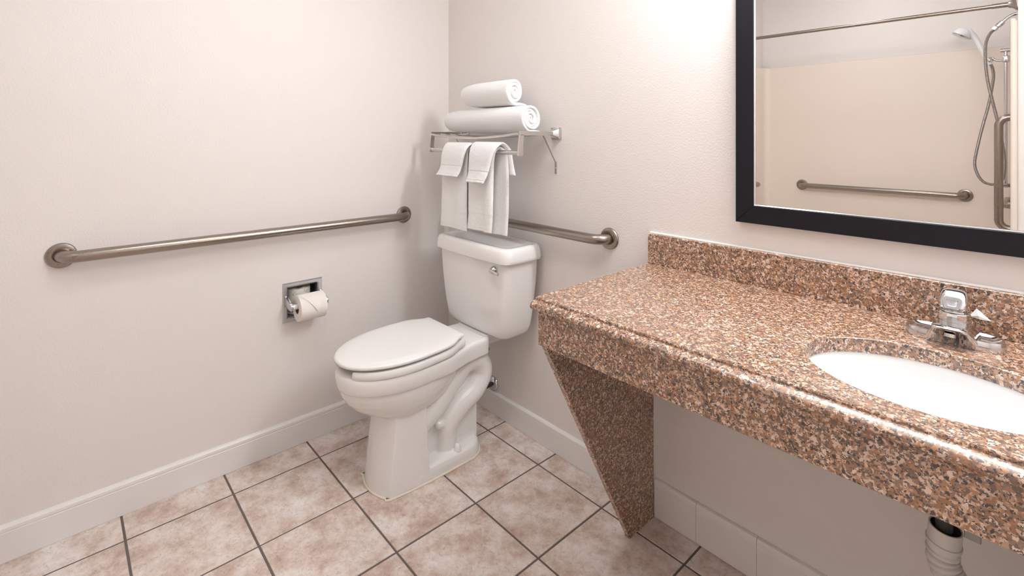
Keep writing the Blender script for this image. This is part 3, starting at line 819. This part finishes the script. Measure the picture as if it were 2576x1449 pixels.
# handle: dome with a slanted flat front carrying a recessed plaque
bm = bmesh.new()
hz = VT + .0645
def hr(hw, yf, yb, z, r): return rrect(FX - hw, FX + hw, yf, yb, z, r, 6)
loft(bm, [hr(.0200, -.1200, -.0805, hz, .015), hr(.0215, -.1235, -.0785, hz + .004, .015), hr(.0235, -.1290, -.0765, hz + .010, .014), hr(.0235, -.1240, -.0755, hz + .020, .014), hr(.0215, -.1160, -.0765, hz + .031, .013), hr(.0185, -.1090, -.079, hz + .0375, .012), hr(.013, -.103, -.084, hz + .0405, .009)])
handle = obj('handle', bm, M['chrome'], fau, ang=60)
bm = bmesh.new()
sl = Vector((0, .0130, .0250)).normalized(); ctr = Vector((FX, -.1252, hz + .0185)); nrm = Vector((0, -.0250, .0130)).normalized()
def plq(hw, hh, d, top=.82):
    pts = []
    for (sx, sy) in ((1, -1), (1, 1), (-1, 1), (-1, -1)):
        w_ = hw * (1.0 if sy > 0 else top)
        for k in range(4):
            a0 = {(1, 1): 0, (-1, 1): 90, (-1, -1): 180, (1, -1): 270}[(sx, sy)]
            a = math.radians(a0 + 30 * k); rr = hw * .35
            pts.append(ctr + Vector((sx * (w_ - rr) + rr * math.cos(a), 0, 0)) + sl * (sy * (hh - rr) + rr * math.sin(a)) + nrm * d)
    return pts
loft(bm, [plq(.0168, .0125, -.004), plq(.0168, .0125, .0022), plq(.0155, .0115, .0032), plq(.0098, .0072, .0032), plq(.0088, .0062, .0006), plq(.0080, .0056, .0004)], True, True)
obj('plaque', bm, M['chromepaint'], handle, ang=25)

# white tissue tip on the backsplash behind the faucet
bm = bmesh.new()
yb = -.0222
pk, lf, rt_ = Vector((2.0173, yb, .9077)), Vector((2.0045, yb, .8879)), Vector((2.0411, yb, .8858))
mid = (lf + rt_) / 2 + Vector((0, -.010, .0010))
md_ = pk * .35 + mid * .65 + Vector((0, -.004, 0))
for tri in ((lf, mid, md_), (mid, rt_, md_), (rt_, pk, md_), (pk, lf, md_)): bm.faces.new([bm.verts.new(p) for p in tri])
bmesh.ops.remove_doubles(bm, verts=bm.verts, dist=1e-6)
bm.faces.new([v for v in bm.verts if (v.co - pk).length < 1e-6 or (v.co - lf).length < 1e-6 or (v.co - rt_).length < 1e-6])
tag(obj('tissue_tip', bm, M['caulk'], smooth=False), 'small folded white tissue tip on the backsplash beside the faucet', 'tissue')

# drain pipe under the sink
dp = thing('drain_pipe', 'grey corrugated flexible drain pipe hanging under the sink', 'pipe', (1.985, -.225, .45))
px_, py_ = 1.939, -.209
bm = bmesh.new(); lathe(bm, [(.0235, .528), (.0262, .528), (.0262, .500), (.0285, .499), (.0285, .494), (.0262, .493), (.0245, .482), (.020, .480)], (px_, py_, 0), (0.10, -.03, 1), 32, False, False)
obj('slip_cup', bm, M['flex'], dp, ang=30)
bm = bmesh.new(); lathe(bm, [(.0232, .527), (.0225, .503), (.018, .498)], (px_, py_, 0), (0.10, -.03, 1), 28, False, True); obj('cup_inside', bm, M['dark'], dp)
bm = bmesh.new(); lathe(bm, [(.014, .520), (.014, .672)], (px_ + .05, py_ - .015, 0), (0, 0, 1), 20); obj('tailpiece', bm, M['dark'], dp)
C0 = Vector((px_, py_, 0)) + Vector((.10, -.03, 1)).normalized() * .484
cp = catmull([C0, C0 + Vector((0, .001, -.02)), C0 + Vector((.010, .002, -.050)), C0 + Vector((.040, .006, -.082)), C0 + Vector((.085, .012, -.100)), C0 + Vector((.135, .03, -.105)), C0 + Vector((.18, .09, -.09)), (2.17, -.015, .42)], 30)
arc = 0; rad = []
for i, p in enumerate(cp):
    if i: arc += (p - cp[i - 1]).length
    ph_ = (arc / .0125) % 1
    rad.append(.0215 + .0058 * max(0, math.sin(PI * ph_)) ** .7)
bm = bmesh.new(); tube(bm, cp, rad, 24); obj('corrugated_hose', bm, M['flex'], dp, ang=60)
bm = bmesh.new(); box(bm, (2.018, -.225, .520), (2.042, -.215, .550), .001, 1); obj('clip', bm, M['bracket'], dp)

# ------------------------------------------------------------------ mirror
MX0, MX1, MZ0, MZ1, FW = 1.4932, 2.477, 1.0295, 1.95, .0512
mir = thing('wall_mirror', 'large wall mirror in a flat black frame above the granite counter', 'mirror', ((MX0 + MX1) / 2, 0, MZ0))
bm = bmesh.new(); box(bm, (MX0 + FW - .004, YM + .006, MZ0 + FW - .004), (MX1 - FW + .004, YM, MZ1 - FW + .004)); obj('glass', bm, M['mirror'], mir, smooth=False)
def frame_bar(pts):   # outer a,b ; inner b,a
    bm = bmesh.new()
    a, b, c, d = [Vector((p[0], 0, p[1])) for p in pts]
    loft(bm, [[Vector((p.x, y, p.z)) for p in (a, b, c, d)] for y in (-.0006, -.0205)])
    bmesh.ops.bevel(bm, geom=[e for e in bm.edges if all(abs(v.co.y + .0205) < 1e-5 for v in e.verts)], offset=.0012, segments=1, affect='EDGES')
    obj('frame_bar', bm, M['frame'], mir, ang=25)
i_ = FW
frame_bar([(MX0, MZ0), (MX0, MZ1), (MX0 + i_, MZ1 - i_), (MX0 + i_, MZ0 + i_)])
frame_bar([(MX1, MZ1), (MX1, MZ0), (MX1 - i_, MZ0 + i_), (MX1 - i_, MZ1 - i_)])
frame_bar([(MX1, MZ0), (MX0, MZ0), (MX0 + i_, MZ0 + i_), (MX1 - i_, MZ0 + i_)])
frame_bar([(MX0, MZ1), (MX1, MZ1), (MX1 - i_, MZ1 - i_), (MX0 + i_, MZ1 - i_)])
bm = bmesh.new(); q = .0035
ringm = lambda k, y: [(MX0 + i_ + k, y, MZ0 + i_ + k), (MX1 - i_ - k, y, MZ0 + i_ + k), (MX1 - i_ - k, y, MZ1 - i_ - k), (MX0 + i_ + k, y, MZ1 - i_ - k)]
loft(bm, [ringm(-.0002, -.0180), ringm(.001, -.0190), ringm(.0018, -.0175), ringm(q, YM - .0004)], False, False); obj('inner_lip', bm, M['lip'], mir, ang=20)

# ------------------------------------------------------------------ shower seen in the mirror
ST = 1.822
sh = thing('shower_surround', 'cream acrylic shower surround reflected in the mirror', 'shower', ((SX0 + SX1) / 2, SY + .4, 0))
bm = bmesh.new(); rc = .045
plan = [(SX0, FY + .004)]
for k in range(9):
    a = PI + PI / 2 * k / 8; plan.append((SX0 + rc + rc * math.cos(a), SY + rc + rc * math.sin(a)))
for k in range(9):
    a = 1.5 * PI + PI / 2 * k / 8; plan.append((SX1 - rc + rc * math.cos(a), SY + rc + rc * math.sin(a)))
plan.append((SX1, FY + .004))
def off_plan(d, z):
    out = []
    for i, (x, y) in enumerate(plan):
        nx = -1 if x < (SX0 + SX1) / 2 else 1
        cxp = (SX0 + rc) if nx < 0 else (SX1 - rc)
        if y >= SY + rc - 1e-6: out.append((x + nx * d, y, z))
        else:
            v = Vector((x - cxp, y - (SY + rc))).normalized(); out.append((x + v.x * d, y + v.y * d, z))
    return out
loft(bm, [off_plan(0, .09), off_plan(0, ST - .012), off_plan(.003, ST - .003), off_plan(.009, ST), off_plan(.0185, ST)], False, False, closed=False)
obj('wall_panel', bm, M['surround'], sh, ang=40)
for s_, xx in ((1, SX1), (-1, SX0)):          # rounded front flanges
    bm = bmesh.new()
    loft(bm, [[(xx + s_ * dx * (1 if z < ST - .01 else .8), FY + .002 + dy, z) for dx, dy in ((.0255, -.004), (.0255, .004), (.020, .011), (.011, .013), (.003, .009), (0, 0), (0, -.03), (.0255, -.03))] for z in (.05, ST - .012, ST - .002, ST + .002)])
    obj('front_flange', bm, M['surround'], sh, ang=50)
bm = bmesh.new(); box(bm, (SX0 - .015, SY - .015, .0005), (SX1 + .02, FY - .01, .09), .01); box(bm, (SX0 - .0, FY - .09, .0005), (SX1, FY + .002, .13), .02, 3); obj('pan', bm, M['surround'], sh)
grab_bar('horizontal steel grab bar along the long shower wall in the mirror', (.7725, SY, .9015), (1.7094, SY, .9015), (0, 1, 0))
LBY = my(2.50)
grab_bar('short steel grab bar on the far left shower wall at the mirror edge', (SX0, LBY, .905), (SX0, LBY + .60, .905), (1, 0, 0))
grab_bar('upright steel grab bar at the right edge of the mirror reflection', (SX1, my(2.2), .790), (SX1, my(2.2), 1.376), (-1, 0, 0), stand=.066)
grab_bar('horizontal steel grab bar half hidden behind the upright one', (SX1, my(2.62), .905), (SX1, my(2.30), .905), (-1, 0, 0), stand=.058)
# curtain rod
cr = thing('curtain_rod', 'straight steel shower curtain rod reflected in the mirror', 'curtain rod', (1.2, my(1.85), 1.905))
RYY = my(1.85)
bm = bmesh.new(); tube(bm, [(SX0 - .02, RYY, 1.9085), (1.93, RYY, 1.9035)], .0098, 18); obj('rod', bm, M['steel'], cr)
bm = bmesh.new(); tube(bm, [(1.90, RYY, 1.9036), (1.962, RYY, 1.903)], .0118, 18); obj('end_sleeve', bm, M['steel'], cr)
bm = bmesh.new()
rg = lambda h, x: [(x, RYY + p[0], 1.902 + p[1]) for p in rrect(-h, h, -h, h, 0, h * .4, 4)]
loft(bm, [rg(.031, SX1 + .0255), rg(.031, SX1 + .021), rg(.027, SX1 + .016), rg(.018, SX1 + .006), rg(.014, SX1 - .008)]); obj('flange', bm, M['steel'], cr, ang=40)
bm = bmesh.new(); rg2 = lambda h, x: [(x, RYY + p[0], 1.9085 + p[1]) for p in rrect(-h, h, -h, h, 0, h * .4, 4)]
loft(bm, [rg2(.031, SX0 - .0195), rg2(.031, SX0 - .016), rg2(.018, SX0 - .004), rg2(.014, SX0 + .008)]); obj('flange', bm, M['steel'], cr, ang=40)
# slide bar
sb = thing('slide_bar', 'chrome upright slide bar holding the hand shower', 'slide bar', (1.908, my(2.5), 1.0))
sbx, sby = 1.908, my(2.5)
bm = bmesh.new(); tube(bm, [(sbx, sby, .985), (sbx, sby, 1.765)], .0082, 16); obj('bar', bm, M['chrome'], sb)
for z in (.999, 1.765):
    bm = bmesh.new(); tube(bm, [(sbx - .022, sby, z), (SX1 - .0005, sby, z)], .0115, 18); obj('end_fitting', bm, M['chrome'], sb)
bm = bmesh.new(); box(bm, (sbx - .014, sby - .015, 1.695), (sbx + .016, sby + .015, 1.735), .006, 3); obj('slider', bm, M['chrome'], sb)
bm = bmesh.new(); tube(bm, catmull([(sbx - .01, sby, 1.708), (sbx - .03, sby, 1.708), (sbx - .045, sby, 1.716), (sbx - .058, sby, 1.728), (sbx - .068, sby, 1.722)], 5), .0065, 12)
lathe(bm, [(.012, -.014), (.014, -.008), (.014, .008), (.012, .014)], (sbx - .068, sby, 1.716), (-.45, 0, 1), 18); obj('holder', bm, M['chrome'], sb)
# hand shower
hs = thing('hand_shower', 'white hand shower with chrome face hanging in the slide bar', 'hand shower', (1.84, sby, 1.70))
ax = [(1.845, 1.690), (1.832, 1.722), (1.812, 1.770), (1.795, 1.815), (1.778, 1.855), (1.762, 1.880)]
bm = bmesh.new(); tube(bm, catmull([(x, sby, z) for x, z in ax], 5), [.0105 + .006 * (i / 25) for i in range(26)], 20, up=(0, 1, 0)); obj('handle', bm, M['white_plastic'], hs)
hd = Vector((1.722, sby, 1.880)); fn = Vector((-.50, 0, -.865)).normalized()
bm = bmesh.new(); lathe(bm, [(.008, -.040), (.024, -.036), (.037, -.024), (.044, -.010), (.046, .004)], hd, fn, 32)
tube(bm, [(1.768, sby, 1.872), (1.748, sby, 1.896), (1.728, sby, 1.902)], [.0165, .021, .020], 16, up=(0, 1, 0)); obj('head', bm, M['white_plastic'], hs)
bm = bmesh.new(); lathe(bm, [(.048, .003), (.049, .006), (.047, .012), (.036, .017), (.02, .018), (.008, .0165)], hd, fn, 32); obj('spray_face', bm, M['chrome'], hs)
# shower arm
sa = thing('bent_shower_pipe', 'bent chrome shower arm coming out high at the mirror edge', 'shower pipe', (SX1, my(2.35), 1.94))
ya = my(2.35)
bm = bmesh.new(); tube(bm, catmull([(SX1 + .02, ya, 1.944), (1.955, ya, 1.9405), (1.930, ya, 1.929), (1.905, ya, 1.905), (1.882, ya, 1.880)], 6), .0085, 16); obj('pipe', bm, M['chrome'], sa)
bm = bmesh.new(); lathe(bm, [(.0095, -.026), (.0135, -.024), (.0135, .006), (.010, .010), (.010, .013), (.0125, .014), (.0125, .028), (.009, .030)], (1.889, ya, 1.8872), (-.023, 0, -.025), 10); obj('connector', bm, M['chrome'], sa, ang=20)
# hose
HP = [(1.874, 1.8695, 2.35), (1.856, 1.849, 2.35), (1.842, 1.815, 2.35), (1.8355, 1.770, 2.35), (1.836, 1.68, 2.36), (1.845, 1.58, 2.36), (1.862, 1.48, 2.36), (1.875, 1.41, 2.36), (1.893, 1.30, 2.37), (1.906, 1.20, 2.38),
      (1.911, 1.12, 2.38), (1.905, 1.05, 2.39), (1.885, 1.012, 2.40), (1.850, 1.005, 2.41), (1.818, 1.020, 2.42), (1.795, 1.060, 2.43), (1.783, 1.115, 2.44), (1.790, 1.19, 2.45), (1.812, 1.32, 2.46), (1.836, 1.44, 2.47), (1.852, 1.55, 2.48), (1.858, 1.62, 2.49), (1.853, 1.668, 2.5), (1.846, 1.690, 2.5)]
hp = catmull([(x, my(ym), z) for x, z, ym in HP], 54)
arc = 0; rad = []
for i, p in enumerate(hp):
    if i: arc += (p - hp[i - 1]).length
    rad.append(.0074 + .0009 * math.sin(2 * PI * arc / .0065))
bm = bmesh.new(); tube(bm, hp, rad, 12); tag(obj('shower_hose', bm, M['hosemetal'], ang=70), 'looped ribbed metal shower hose crossing itself in the mirror', 'hose')
